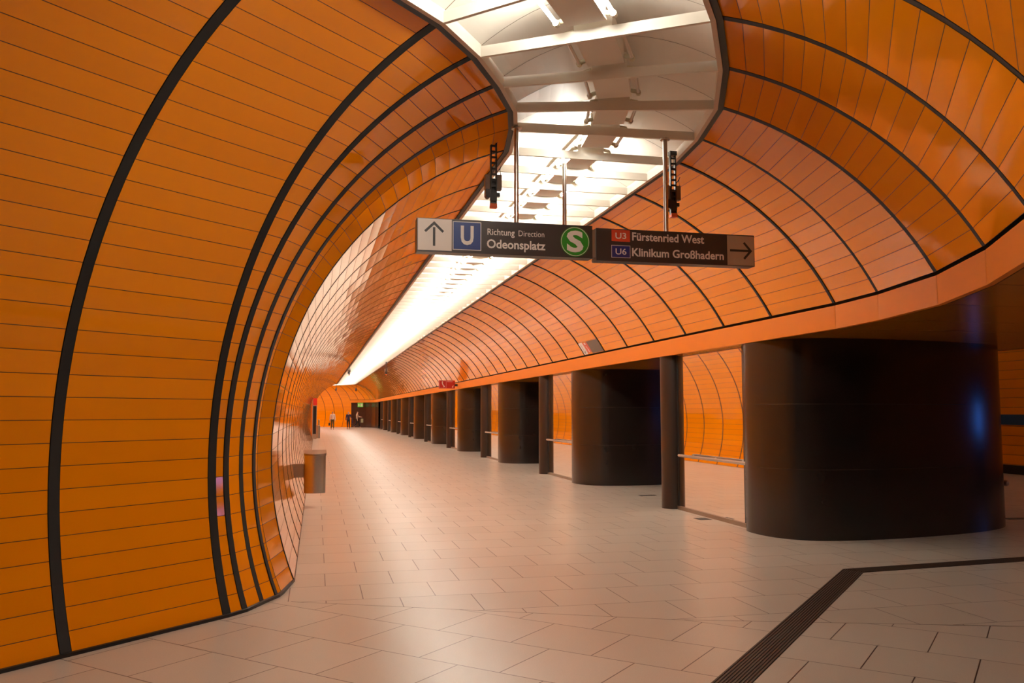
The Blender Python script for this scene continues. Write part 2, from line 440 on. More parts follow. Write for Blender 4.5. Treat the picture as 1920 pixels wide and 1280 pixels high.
# ------------------------------------------------------------------ floor
mb = MB()
J = [(-9.0, 11.1), (-.17, 7.20), (2.55, 5.98), (16.5, 1.6)]
def fuv(p): return (p[0]-.10, p[1]-7.175)
e1, e2, oo = (.712, -.702), (.702, .712), (.43, 5.63)
def nuv(p): d = (p[0]-oo[0], p[1]-oo[1]); return (d[0]*e1[0]+d[1]*e1[1]+11.7, d[0]*e2[0]+d[1]*e2[1]+11.8)
far = [J[0], J[1], J[2], J[3], (16.5, 97), (-9, 97)]
near = [(-9, -6), (16.5, -6), J[3], J[2], J[1], J[0]]
mb.face([(x, y, 0) for x, y in far], 0, [fuv((x+11.7, y+11.8)) for x, y in far])
mb.face([(x, y, 0) for x, y in near], 0, [nuv(p) for p in near])
fl = mb.build('floor', M_FLOOR, weld=False); tag(fl, kind='structure')
# thin dark seam where the two tile fields meet
mb = MB()
for a, b in ((J[1], J[2]), (J[2], (9.3, 3.86))):
    a, b = Vector((*a, 0)), Vector((*b, 0)); d = (b-a).normalized(); n = Vector((-d.y, d.x, 0))*.0035; z = Vector((0, 0, .0012))
    mb.face([a-n+z, b-n+z, b+n+z, a+n+z])
tag(mb.build('trim_7', plain('seam', (.05, .03, .02), .7), weld=False), kind='structure')

# ribbed dark strip let into the floor
def strip(a, b, c, w=.20, name='floor_drain_strip'):
    a, b, c = [Vector((*p, 0)) for p in (a, b, c)]
    root = thing(name, 'dark ribbed strip let into the beige floor, angled in front of the nearest pillar', 'drain', (0, 0, 0))
    d1, d2 = (b-a).normalized(), (c-b).normalized(); n1, n2 = Vector((-d1.y, d1.x, 0)), Vector((-d2.y, d2.x, 0))
    bis = (n1+n2).normalized(); kk = 1/bis.dot(n1)
    base = MB(); rib = MB()
    def band(mbb, o0, o1, z0, z1):
        Z0, Z1 = Vector((0, 0, z0)), Vector((0, 0, z1))
        for p, q in (((a+n1*o0, a+n1*o1), (b+bis*kk*o0, b+bis*kk*o1)), ((b+bis*kk*o0, b+bis*kk*o1), (c+n2*o0, c+n2*o1))):
            mbb.face([p[0]+Z1, q[0]+Z1, q[1]+Z1, p[1]+Z1]); mbb.face([p[0]+Z0, q[0]+Z0, q[0]+Z1, p[0]+Z1]); mbb.face([p[1]+Z0, q[1]+Z0, q[1]+Z1, p[1]+Z1])
    band(base, -w/2, w/2, 0, .0015)
    for k in range(10):
        o = -w/2+w*(k+.5)/10; band(rib, o-.006, o+.006, .0015, .0055)
    base.build('bed', plain('strip_bed', (.008, .006, .005), .7), root, weld=False)
    rib.build('rib', plain('strip_rib', (.050, .033, .022), .5), root, weld=False)
strip((1.15, 3.35), (4.97, 7.40), (13.5, 8.20))

# small dark floor hatches
for i, (pts, lab) in enumerate((([(5.22, 11.27), (5.40, 11.27), (5.40, 11.50), (5.22, 11.50)], 'small dark hatch in the floor in front of the nearest mirror'),
                 ([(5.68, 14.72), (5.98, 14.72), (5.98, 14.84), (5.68, 14.84)], 'small dark hatch in the floor just past the nearest round column'))):
    mb = MB(); mb.prism(pts, 0, .003); tag(mb.build('floor_hatch', M_BASE), lab, 'floor hatch')

# ------------------------------------------------------------------ pillars, columns, mirrors, rails
SLAB = [(5.50, 10.30), (5.36, 10.24), (5.31, 10.08), (5.305, 9.90), (5.33, 9.68), (5.39, 9.50), (5.49, 9.34), (5.62, 9.23), (5.80, 9.15), (6.15, 9.11), (6.55, 9.11), (6.9, 9.15), (7.35, 9.22), (7.8, 9.31),
        (8.2, 9.43), (8.55, 9.58), (8.8, 9.74), (8.98, 9.93), (9.07, 10.15), (9.10, 10.6), (9.10, 12.6), (9.0, 12.9), (8.8, 13.0), (5.72, 13.0), (5.52, 12.6)]
def smooth_poly(p, n=2, keep=()):
    for _ in range(n):
        out = []
        for i in range(len(p)):
            a, b = p[i], p[(i+1) % len(p)]
            out += [(a[0]*.75+b[0]*.25, a[1]*.75+b[1]*.25), (a[0]*.25+b[0]*.75, a[1]*.25+b[1]*.75)]
        p = out
    return p
SL = smooth_poly(SLAB, 2)
ords = ['nearest', 'second', 'third', 'fourth', 'fifth', 'sixth', 'seventh', 'eighth', 'ninth']
SP = 7.70; NP = 9
pp = cp = mp = hp = None
for k in range(NP):
    dy = SP*k; w = ords[k]; near_ = 'nearest' if k == 0 else w+' counted from the viewer'
    lab = 'dark stone pillar with curved front, %s' % near_
    if pp is None:
        mb = MB(); mb.prism(SL, 0, ZB+.004)
        pp = mb.build('pillar', M_SLAB, smooth=True); tag(pp, lab, 'pillar', 'dark pillars along the right side')
    else:
        o = pp.copy(); COL.objects.link(o); o.location = (0, dy, 0); o['label'] = lab
    lab = 'dark round column beside a mirror, %s' % near_
    if cp is None:
        mb = MB(); mb.tube([(0, 0, 0), (0, 0, ZB+.004)], .205, 40)
        cp = mb.build('column', M_COLM, smooth=True); cp.location = (5.505, 12.80, 0); tag(cp, lab, 'column', 'round columns along the right side')
    else:
        o = cp.copy(); COL.objects.link(o); o.location = (5.505, 12.80+dy, 0); o['label'] = lab
    lab = 'tall wall mirror between pillar and round column, %s' % near_
    if mp is None:
        mp = thing('wall_mirror', lab, 'mirror', (5.50, 11.45, 0), 0, 'mirrors between pillars and columns')
        mb = MB(); mb.box(-.022, -.002, -1.16, 1.16, .055, ZB); mb.build('mirror_pane', M_MIRROR, mp)
        mb = MB(); mb.box(-.045, 0, -1.16, 1.16, 0, .055); mb.build('bottom_rail', M_STEELD, mp)
        mb = MB(); mb.box(-.030, -.005, 1.10, 1.16, .055, ZB); mb.build('side_strip', M_BASE, mp)
    else: dup(mp, (5.50, 11.45+dy, 0), None, lab)
    lab = 'steel handrail across the mirror, %s' % near_
    if hp is None:
        hp = thing('handrail', lab, 'handrail', (5.36, 11.2, .84), 0, 'handrails across the mirrors')
        mb = MB(); mb.tube([(0, -1.10, 0), (0, 1.07, 0), (0, 1.10, 0), (.0, 1.115, 0)], [.022, .022, .018, .008], 14); mb.build('rail', M_STEEL, hp, smooth=True, weld=False)
        for yv in (-.7, .1, .85):
            mb = MB(); mb.tube([(0, yv, 0), (.07, yv, -.01), (.118, yv, -.01)], .009, 8); mb.tube([(.108, yv, -.01), (.118, yv, -.01)], .03, 12); mb.build('bracket', M_STEEL, hp, smooth=True, weld=False)
    else: dup(hp, (5.36, 11.2+dy, .84), None, lab)
# dark wall closing the row at the far bend
mb = MB()
d0 = [(5.42, 9.2+SP*NP), (5.42, YB+.0)]+[(P(i, 2.79, 0).x, P(i, 2.79, 0).y) for i in range(I1+1, I2+1)]
for a, b in zip(d0[:-1], d0[1:]):
    mb.face([(*b, 0), (*a, 0), (*a, ZB+.01), (*b, ZB+.01)])
tag(mb.build('wall_dark', M_SLAB, weld=False), kind='structure')

# black handset on the right end of the first pillar
hs = thing('wall_mounted_intercom', 'small black intercom with handle on the right end of the nearest pillar', 'intercom', (9.10, 10.25, 1.09))
mb = MB(); mb.box(0, .05, -.07, .07, 0, .24); mb.build('housing', M_BLACK, hs)
mb = MB(); mb.tube([(.05, -.03, .03), (.085, -.03, .06), (.085, -.03, .18), (.05, -.03, .21)], .012, 8); mb.build('handle', M_BLACK, hs)

# ------------------------------------------------------------------ platform hall to the right
PX, PZ, PR = 12.95, 1.1, 3.69
ta, tb = math.asin(-PZ/PR), PI-math.asin((ZF-PZ)/PR)
mb = MB(); ny = 40; nrw = 48
for i in range(ny):
    ya, yb = -6+i*2.46, -6+(i+1)*2.46
    for j in range(nrw):
        A, B = ta+(tb-ta)*j/nrw, ta+(tb-ta)*(j+1)/nrw
        f = lambda t, y: (PX+PR*math.cos(t), y, PZ+PR*math.sin(t))
        mb.face([f(A, ya+.02), f(B, ya+.02), f(B, yb-.02), f(A, yb-.02)], 0, [(100+i+.02, j), (100+i+.02, j+1), (100+i+.98, j+1), (100+i+.98, j)])
        g = lambda t, y: (PX+(PR+.05)*math.cos(t), y, PZ+(PR+.05)*math.sin(t))
        mb.face([g(A, ya-.05), g(B, ya-.05), g(B, ya+.05), g(A, ya+.05)], 1)
tag(mb.build('wall_platform', [M_EN, M_CH], weld=False), kind='structure')
mb = MB(); mb.box(PX+3.45, PX+3.62, -6, 92, 0, .21); tag(mb.build('baseboard_platform', M_BASE), kind='structure')
mb = MB(); mb.box(XE-.05, XE, -6, 86, ZB, ZF+.1); tag(mb.build('trim_6', M_FAS), kind='structure')
mb = MB()
mb.face([(-6, -6, 0), (16.6, -6, 0), (16.6, -6, 4.9), (-6, -6, 4.9)])
tag(mb.build('wall_back', M_SLAB, weld=False), kind='structure')
mb = MB(); mb.face([(5.4, 92, 0), (16.6, 92, 0), (16.6, 92, 4.9), (5.4, 92, 4.9)]); tag(mb.build('wall_hall_end', M_SLAB, weld=False), kind='structure')
# blue band along the far wall
mb = MB(); mb.box(PX+PR-.045, PX+PR-.02, 13.0, 24.0, 1.18, 1.43)
tag(mb.build('name_band', plain('blue_band', (.012, .055, .13), .4)), 'long dark blue band along the orange wall of the hall behind the nearest pillar', 'band')
# low steel leaning bar whose rounded end shows right of the pillar
lb = thing('leaning_bar', 'low steel leaning bar with rounded end, right of the nearest pillar', 'bench', (9.75, 10.75, 0))
mb = MB(); mb.tube([(0, 0, .47), (-.12, .4, .47), (-.3, 1.2, .47)], .048, 16); mb.tube([(0, 0, .47), (.012, -.025, .47), (.018, -.04, .47)], [.048, .04, .015], 16); mb.build('bar', M_STEEL, lb, smooth=True, weld=False)
mb = MB(); mb.tube([(-.12, .4, 0), (-.12, .4, .45)], .03, 14); mb.build('post', M_STEELD, lb, smooth=True, weld=False)
mb = MB(); mb.prism([(-.30, -.36), (.2, -.40), (.2, -.24), (-.30, -.2)], 0, .004); tag(mb.build('base_plate', M_BASE, lb), 'black base plate')
# unseen fill lamps, added to light the hall wall behind the pillars
pl = None
for i, yv in enumerate((1, 6, 11, 16, 21, 30, 40, 50)):
    if pl is None:
        pl = thing('hall_fill_lamp', 'added unseen fill lamp lighting the hall behind the pillars', 'lamp', (PX, yv, 4.55), 0, 'added fill lamps over the hall')
        mb = MB(); mb.box(-.1, .1, -1.2, 1.2, .03, .2); mb.build('housing', M_WHITE, pl)
        mb = MB(); mb.tube([(0, -1.15, 0), (0, 1.15, 0)], .02, 10); mb.build('tube', plain('hall_fill_tube', (1, 1, 1), .4, emit=(1, .9, .75), estr=22.), pl, smooth=True, weld=False)
    else: dup(pl, (PX, yv, 4.55))
# information column with a blue screen; the nearest pillar mirrors it
ic = thing('information_column', 'free-standing information column with a blue lit screen in the hall', 'information column', (13.6, 8.55, 0), 0)
mb = MB(); mb.box(-.12, .12, -.42, .42, 0, 2.1); mb.build('body', M_DARKMETAL, ic)
mb = MB(); mb.box(-.13, -.121, -.22, .22, 1.12, 1.62); tag(mb.build('screen', plain('blue_screen', (.02, .08, .4), .3, emit=(.06, .24, 1.), estr=6.), ic), 'glowing blue screen')

# ------------------------------------------------------------------ lettering
def text_mesh(txt, bold=0.):
    cu = bpy.data.curves.new('t', 'FONT'); cu.body = txt; cu.size = 1.; cu.offset = bold; cu.resolution_u = 3
    ob = bpy.data.objects.new('t', cu); COL.objects.link(ob)
    dg = bpy.context.evaluated_depsgraph_get(); me = bpy.data.meshes.new_from_object(ob.evaluated_get(dg))
    bpy.data.objects.remove(ob); bpy.data.curves.remove(cu); return me
_cap = text_mesh('H'); CAPH = max(v.co.y for v in _cap.vertices)
def letters(txt, x0, x1, zb, cap, mat, parent, y=-.0015, bold=.012, name='lettering'):
    me = text_mesh(txt, bold); me.name = name
    xs = [v.co.x for v in me.vertices]; a, b = min(xs), max(xs)
    sx = (x1-x0)/(b-a); sz = cap/CAPH
    for v in me.vertices:
        x, z = v.co.x, v.co.y; v.co = (x0+(x-a)*sx, y, zb+z*sz)
    me.materials.append(mat); o = bpy.data.objects.new(name, me); COL.objects.link(o); o.parent = parent
    return o
def rect(mb, x0, x1, z0, z1, y=-.001, mat=0):
    mb.box(x0, x1, y, y+.0012, z0, z1, mat)
def stroke(mb, p, q, w, y=-.002):
    p, q = Vector((p[0], 0, p[1])), Vector((q[0], 0, q[1])); d = (q-p).normalized(); n = Vector((-d.z, 0, d.x))*w/2
    mb.face([Vector((v.x, y, v.z)) for v in (p-n, q-n, q+n, p+n)])
def disc(mb, cx, cz, r, y, n=48, r_in=0):
    if r_in:
        for k in range(n):
            a, b = 2*PI*k/n, 2*PI*(k+1)/n
            mb.face([(cx+r*math.cos(a), y, cz+r*math.sin(a)), (cx+r*math.cos(b), y, cz+r*math.sin(b)), (cx+r_in*math.cos(b), y, cz+r_in*math.sin(b)), (cx+r_in*math.cos(a), y, cz+r_in*math.sin(a))])
    else: mb.face([(cx+r*math.cos(2*PI*k/n), y, cz+r*math.sin(2*PI*k/n)) for k in range(n)])

# hanging direction signs: local origin (0, 7.2, 0)
sl = thing('hanging_sign', 'left hanging sign with up arrow, blue U square, green S disc and the word Odeonsplatz', 'sign', (0, 7.2, 0))
mb = MB(); mb.box(.800, 2.352, 0, .13, 2.848, 3.137); mb.build('sign_box', M_DARKMETAL, sl)
mb = MB(); rect(mb, .808, 1.097, 2.862, 3.132); tag(mb.build('arrow_panel', M_SIGNW, sl), 'white panel at the left end')
mb = MB(); stroke(mb, (.946, 2.900), (.946, 3.060), .020); stroke(mb, (.869, 3.022), (.953, 3.104), .021); stroke(mb, (1.024, 3.022), (.939, 3.104), .021, -.0024); tag(mb.build('arrow', M_TXTD, sl, weld=False), 'black arrow pointing up')
mb = MB(); rect(mb, 1.106, 1.352, 2.874, 3.120, -.0012); mb.build('symbol_border', M_TXT, sl)
mb = MB(); rect(mb, 1.112, 1.346, 2.880, 3.114, -.0022); us = mb.build('symbol_square', M_BLUE, sl)
letters('U', 1.174, 1.286, 2.926, .152, M_TXT, sl, -.0045, .03, 'symbol_letter')
letters('Richtung', 1.407, 1.647, 3.016, .054, M_TXT, sl, bold=.009)
letters('Direction', 1.682, 1.912, 3.016, .050, M_TXT, sl, bold=-.004)
letters('Odeonsplatz', 1.402, 1.922, 2.903, .072, M_TXT, sl, bold=.022)
mb = MB(); disc(mb, 2.192, 2.990, .134, -.0012); mb.build('symbol_border', M_GREEN, sl, weld=False)
mb = MB(); disc(mb, 2.192, 2.990, .128, -.0020, r_in=.123); mb.build('symbol_ring', M_TXT, sl, weld=False)
letters('S', 2.115, 2.268, 2.905, .172, M_TXT, sl, -.0045, .035, 'symbol_letter')
for x, nm in ((1.678, ''),):
    mb = MB(); mb.tube([(x, .065, 3.137), (x, .065, 4.0)], .021, 16); mb.tube([(x, .065, 3.985), (x, .065, 4.0)], .045, 16); mb.build('pole', M_STEEL, sl, smooth=True, weld=False)
sr = thing('hanging_sign', 'right hanging sign reading Fürstenried West and Klinikum Großhadern with right arrow', 'sign', (0, 7.2, 0))
mb = MB(); mb.box(2.388, 3.918, 0, .13, 2.832, 3.122); mb.build('sign_box', M_DARKMETAL, sr)
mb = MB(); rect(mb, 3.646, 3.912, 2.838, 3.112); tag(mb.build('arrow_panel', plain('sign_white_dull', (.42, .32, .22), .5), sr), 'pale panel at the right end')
mb = MB(); stroke(mb, (3.672, 2.975), (3.872, 2.975), .021); stroke(mb, (3.812, 3.050), (3.887, 2.968), .021); stroke(mb, (3.812, 2.900), (3.887, 2.982), .021, -.0024); tag(mb.build('arrow', M_TXTD, sr, weld=False), 'black arrow pointing right')
mb = MB(); rect(mb, 2.531, 2.704, 3.010, 3.114); tag(mb.build('line_box', M_RED, sr), 'red box')
letters('U3', 2.566, 2.668, 3.035, .052, M_TXT, sr, -.003, .012)
mb = MB(); rect(mb, 2.528, 2.706, 2.863, 2.975, -.0008); mb.build('line_border', M_TXT, sr)
mb = MB(); rect(mb, 2.532, 2.702, 2.867, 2.971, -.0016); tag(mb.build('line_box', M_BLUE2, sr), 'dark blue box')
letters('U6', 2.566, 2.668, 2.893, .052, M_TXT, sr, -.0032, .012)
letters('Fürstenried West', 2.724, 3.418, 3.026, .070, M_TXT, sr, bold=.022)
letters('Klinikum Großhadern', 2.722, 3.610, 2.884, .070, M_TXT, sr, bold=.022)
mb = MB(); mb.box(2.352, 2.388, .02, .11, 2.862, 3.108); mb.build('connector', M_STEELD, sr)
mb = MB(); mb.tube([(3.078, .065, 3.122), (3.078, .065, 4.0)], .021, 16); mb.tube([(3.078, .065, 3.985), (3.078, .065, 4.0)], .045, 16); mb.build('pole', M_STEEL, sr, smooth=True, weld=False)
ps = thing('ceiling_pole', 'middle steel pole hanging from the ceiling strip behind the left sign', 'pole', (2.40, 8.24, 0))
mb = MB(); mb.tube([(0, 0, 3.05), (0, 0, 4.0)], .021, 16); mb.build('pole', M_STEEL, ps, smooth=True, weld=False)
mb = MB(); mb.tube([(0, 0, 3.03), (0, 0, 3.055)], .045, 18); tag(mb.build('end_cap', M_SIGNW, ps, smooth=True, weld=False), 'white end cap')

# ------------------------------------------------------------------ hanging sensor brackets
def bracket(label, loc, sc=1.):
    t = thing('sensor_bracket', label, 'sensor', loc)
    mb = MB()
    for s in (-1, 1): mb.box(s*.025-.006, s*.025+.006, -.018, .018, -.56, .03)
    for k in range(11): mb.box(-.022, .022, -.018, -.012, -.55+k*.054, -.53+k*.054)
    mb.box(-.03, .03, .012, .018, -.56, -.30); mb.box(-.035, .035, -.03, .03, .03, .07); mb.build('rail', M_BLACK, t)
    for s in (-1, 1):
        mb = MB(); mb.box(min(s*.034, s*.078), max(s*.034, s*.078), -.01, .05, -.41, -.27); mb.build('box', M_GREY, t)
    mb = MB(); mb.box(-.075, -.01, -.02, .06, -.47, -.41); mb.box(.01, .06, -.015, .03, -.475, -.44); mb.box(-.03, .03, -.024, -.018, -.52, -.44); mb.tube([(-.055, -.04, -.475), (-.055, .03, -.475)], .024, 10); mb.build('mechanism', M_BLACK, t)
    mb = MB(); mb.box(-.030, .032, -.03, .03, -.585, -.548); tag(mb.build('tip', M_ORTIP, t), 'orange end piece')
    mb = MB(); mb.tube([(.03, 0, -.25), (.06, 0, -.21), (.075, 0, -.18), (.062, 0, -.22), (.07, 0, -.27)], .004, 6); mb.build('cable', M_BLACK, t)
    return t
b0 = bracket('black perforated sensor bracket hanging left of the sign poles', (1.57, 7.75, 3.97))
dup(b0, (3.36, 7.75, 3.97), None, 'black perforated sensor bracket hanging right of the right sign pole')
dup(b0, (1.63, 46., 3.97), None, 'small far sensor bracket at the left edge of the ceiling strip')
dup(b0, (3.40, 44., 3.93), None, 'small far sensor bracket on the right edge of the ceiling strip')
dup(b0, (1.75, YB+1.5, 3.97), None, 'tiny sensor bracket at the left of the far end of the ceiling strip')
dup(b0, (3.55, YB+.8, 3.93), None, 'tiny sensor bracket at the right of the far end of the ceiling strip')

# ------------------------------------------------------------------ sign let into the right vault
ws = thing('wall_sign', 'white, red and grey arrow sign set into the orange vault above the second opening', 'sign', (0, 0, 0))
def vp(y, t, out=.006): th = TH_F+t; return Vector((XC+(R_-out)*math.cos(th), y, ZC+(R_-out)*math.sin(th)))
def vquad(mb, ya, yb, t0, t1, out=.006, n=4):
    for k in range(n):
        a, b = t0+(t1-t0)*k/n, t0+(t1-t0)*(k+1)/n
        mb.face([vp(ya, a, out), vp(ya, b, out), vp(yb, b, out), vp(yb, a, out)])
dt = (TH_S-TH_F)/16*2
ya, yb = 8.12+PIT*6+.02, 8.12+PIT*7-.02; W_ = yb-ya
mb = MB(); vquad(mb, ya, ya+W_*.56, .004, dt-.003); mb.build('grey_panel', plain('wall_sign_grey', (.13, .09, .065), .45), ws, weld=False)
mb = MB(); vquad(mb, ya+W_*.56, ya+W_*.78, .012, dt-.008); mb.build('red_panel', M_RED, ws, weld=False)
mb = MB(); vquad(mb, ya+W_*.79, yb, .004, dt-.003); mb.build('white_panel', M_SIGNW, ws, weld=False)
mb = MB()
def vstroke(a, b, w, out=.009):
    (y0_, t0_), (y1_, t1_) = a, b; n = Vector((-(t1_-t0_)*R_, y1_-y0_)).normalized()*w/2; ny_, nt_ = n.x, n.y/R_
    # normal to the stroke in the (y, arc) plane
    d = Vector((y1_-y0_, (t1_-t0_)*R_)).normalized(); ny_, nt_ = -d.y*w/2, d.x*w/2/R_
    mb.face([vp(y0_-ny_, t0_-nt_, out), vp(y1_-ny_, t1_-nt_, out), vp(y1_+ny_, t1_+nt_, out), vp(y0_+ny_, t0_+nt_, out)])
yc = ya+W_*.9
vstroke((yc, dt*.85), (yc, dt*.12), .012); vstroke((yc-.07, dt*.32), (yc, dt*.12), .014); vstroke((yc+.07, dt*.32), (yc, dt*.12), .014)
mb.build('arrow', M_TXTD, ws, weld=False)
mb = MB(); yr = ya+W_*.67
vstroke((yr+.02, dt*.66), (yr-.01, dt*.4), .02); vstroke((yr-.01, dt*.4), (yr-.005, dt*.15), .035); vstroke((yr, dt*.92), (yr, dt*.76), .09)
mb.build('printing', M_SIGNW, ws, weld=False)

# emergency phone sign
ph = thing('phone_sign', 'red emergency phone sign projecting from the orange fascia', 'sign', (0, 33., 0))
mb = MB(); mb.box(4.565, 5.187, 0, .05, 2.389, 2.697); mb.build('sign_box', M_RED2, ph)
mb = MB(); rect(mb, 4.59, 4.845, 2.405, 2.41, -.002); rect(mb, 4.59, 4.845, 2.675, 2.68, -.002); rect(mb, 4.588, 4.594, 2.405, 2.68, -.002); rect(mb, 4.842, 4.848, 2.405, 2.68, -.002); mb.build('frame_line', M_TXT, ph)
mb = MB(); stroke(mb, (4.69, 2.63), (4.705, 2.55), .035); stroke(mb, (4.705, 2.56), (4.76, 2.47), .035); stroke(mb, (4.68, 2.64), (4.725, 2.635), .045, -.003); stroke(mb, (4.74, 2.455), (4.79, 2.475), .045, -.003); mb.build('handset_symbol', M_TXT, ph, weld=False)
letters('Notruf', 4.88, 5.09, 2.640, .035, M_TXT, ph, -.003, .01)
mb = MB(); stroke(mb, (5.09, 2.46), (5.13, 2.50), .02); stroke(mb, (5.08, 2.45), (5.12, 2.44), .04, -.003); mb.build('arrow', M_TXT, ph, weld=False)
mb = MB(); mb.box(5.187, 5.36, .005, .045, 2.47, 2.56); mb.build('arm', M_DARKMETAL, ph)

# green exit sign at the far end
ex = thing('exit_sign', 'green emergency exit sign at the left end of the dark far wall', 'sign', (4.07, 84.0, 0))
mb = MB(); mb.box(-.24, .27, 0, .06, 1.93, 2.345); mb.build('sign_box', M_EXIT, ex)
mb = MB(); stroke(mb, (-.18, 2.13), (-.02, 2.13), .05); stroke(mb, (-.20, 2.13), (-.11, 2.21), .045, -.003); stroke(mb, (-.20, 2.13), (-.11, 2.05), .045, -.003); stroke(mb, (.09, 2.0), (.09, 2.27), .10, -.003); stroke(mb, (.2, 2.0), (.2, 2.27), .04, -.003); mb.build('pictogram', M_TXT, ex, weld=False)

# ------------------------------------------------------------------ litter bins, info board
def halfround(w, d, n=14):
    return [(-w/2, d*.45), (-w/2, -d*.22)]+[(-w/2*math.cos(PI*k/n), -d*.22-d*.33*math.sin(PI*k/n)) for k in range(1, n)]+[(w/2, -d*.22), (w/2, d*.45)]
bn = thing('litter_bin', 'steel half-round litter bin fixed to the left wall', 'bin', (0, 0, 0))
BY = 14.1
def zpx(v): return v
mb = MB(); pb = halfround(.333, .36); pb = pb[::-1] if False else pb
Mb = Matrix.Translation((-.008, BY, 0))
mb.prism(pb, .235, .815, M=Mb); bo = mb.build('body', M_STEEL, bn, smooth=True)
mb = MB(); pl_ = [Mb @ Vector((p[0], p[1], 0)) for p in halfround(.345, .37)]
zt = lambda p: .838+.055*(p.y-(BY-.21))/.38
for i_ in range(len(pl_)):
    p_, q_ = pl_[i_], pl_[(i_+1) % len(pl_)]
    mb.face([(p_.x, p_.y, .815), (q_.x, q_.y, .815), (q_.x, q_.y, zt(q_)), (p_.x, p_.y, zt(p_))])
mb.face([(p_.x, p_.y, zt(p_)) for p_ in pl_]); mb.face([(p_.x, p_.y, .815) for p_ in pl_][::-1]); mb.build('lid', M_STEELD, bn)
mb = MB(); mb.box(-.36, -.17, BY-.02, BY+.10, .47, .68); mb.build('wall_mount', M_STEELD, bn)

ib = thing('information_board', 'slim red-topped information board standing at the left wall beside the far bin', 'information board', (-.13, 48., 0))
mb = MB(); mb.box(-.17, -.09, -.1, .5, .03, 2.2); tag(mb.build('side_panel', M_FAS, ib), 'orange side')
mb = MB(); mb.box(-.09, .15, -.02, .45, .03, 2.2); mb.build('frame', M_STEEL, ib)
mb = MB(); mb.box(-.05, .12, -.03, -.021, .30, 1.80); tag(mb.build('display', M_BLACK, ib), 'black display')
mb = MB(); mb.box(-.06, .155, -.031, .46, 1.84, 2.22); tag(mb.build('header', plain('header_red', (.75, .03, .02), .4), ib), 'red header')
fb = thing('litter_bin', 'far cylindrical steel bin standing in front of the information board', 'bin', (.10, 50.5, 0))
mb = MB(); mb.tube([(0, 0, 0), (0, 0, .70), (0, 0, .73)], [.115, .115, .10], 20); mb.build('body', M_STEEL, fb, smooth=True, weld=False)
mb = MB(); mb.tube([(.03, .1, 0), (.03, .1, 1.02), (.03, .1, 1.05)], [.05, .05, .03], 16); mb.build('post', M_STEEL, fb, smooth=True, weld=False)

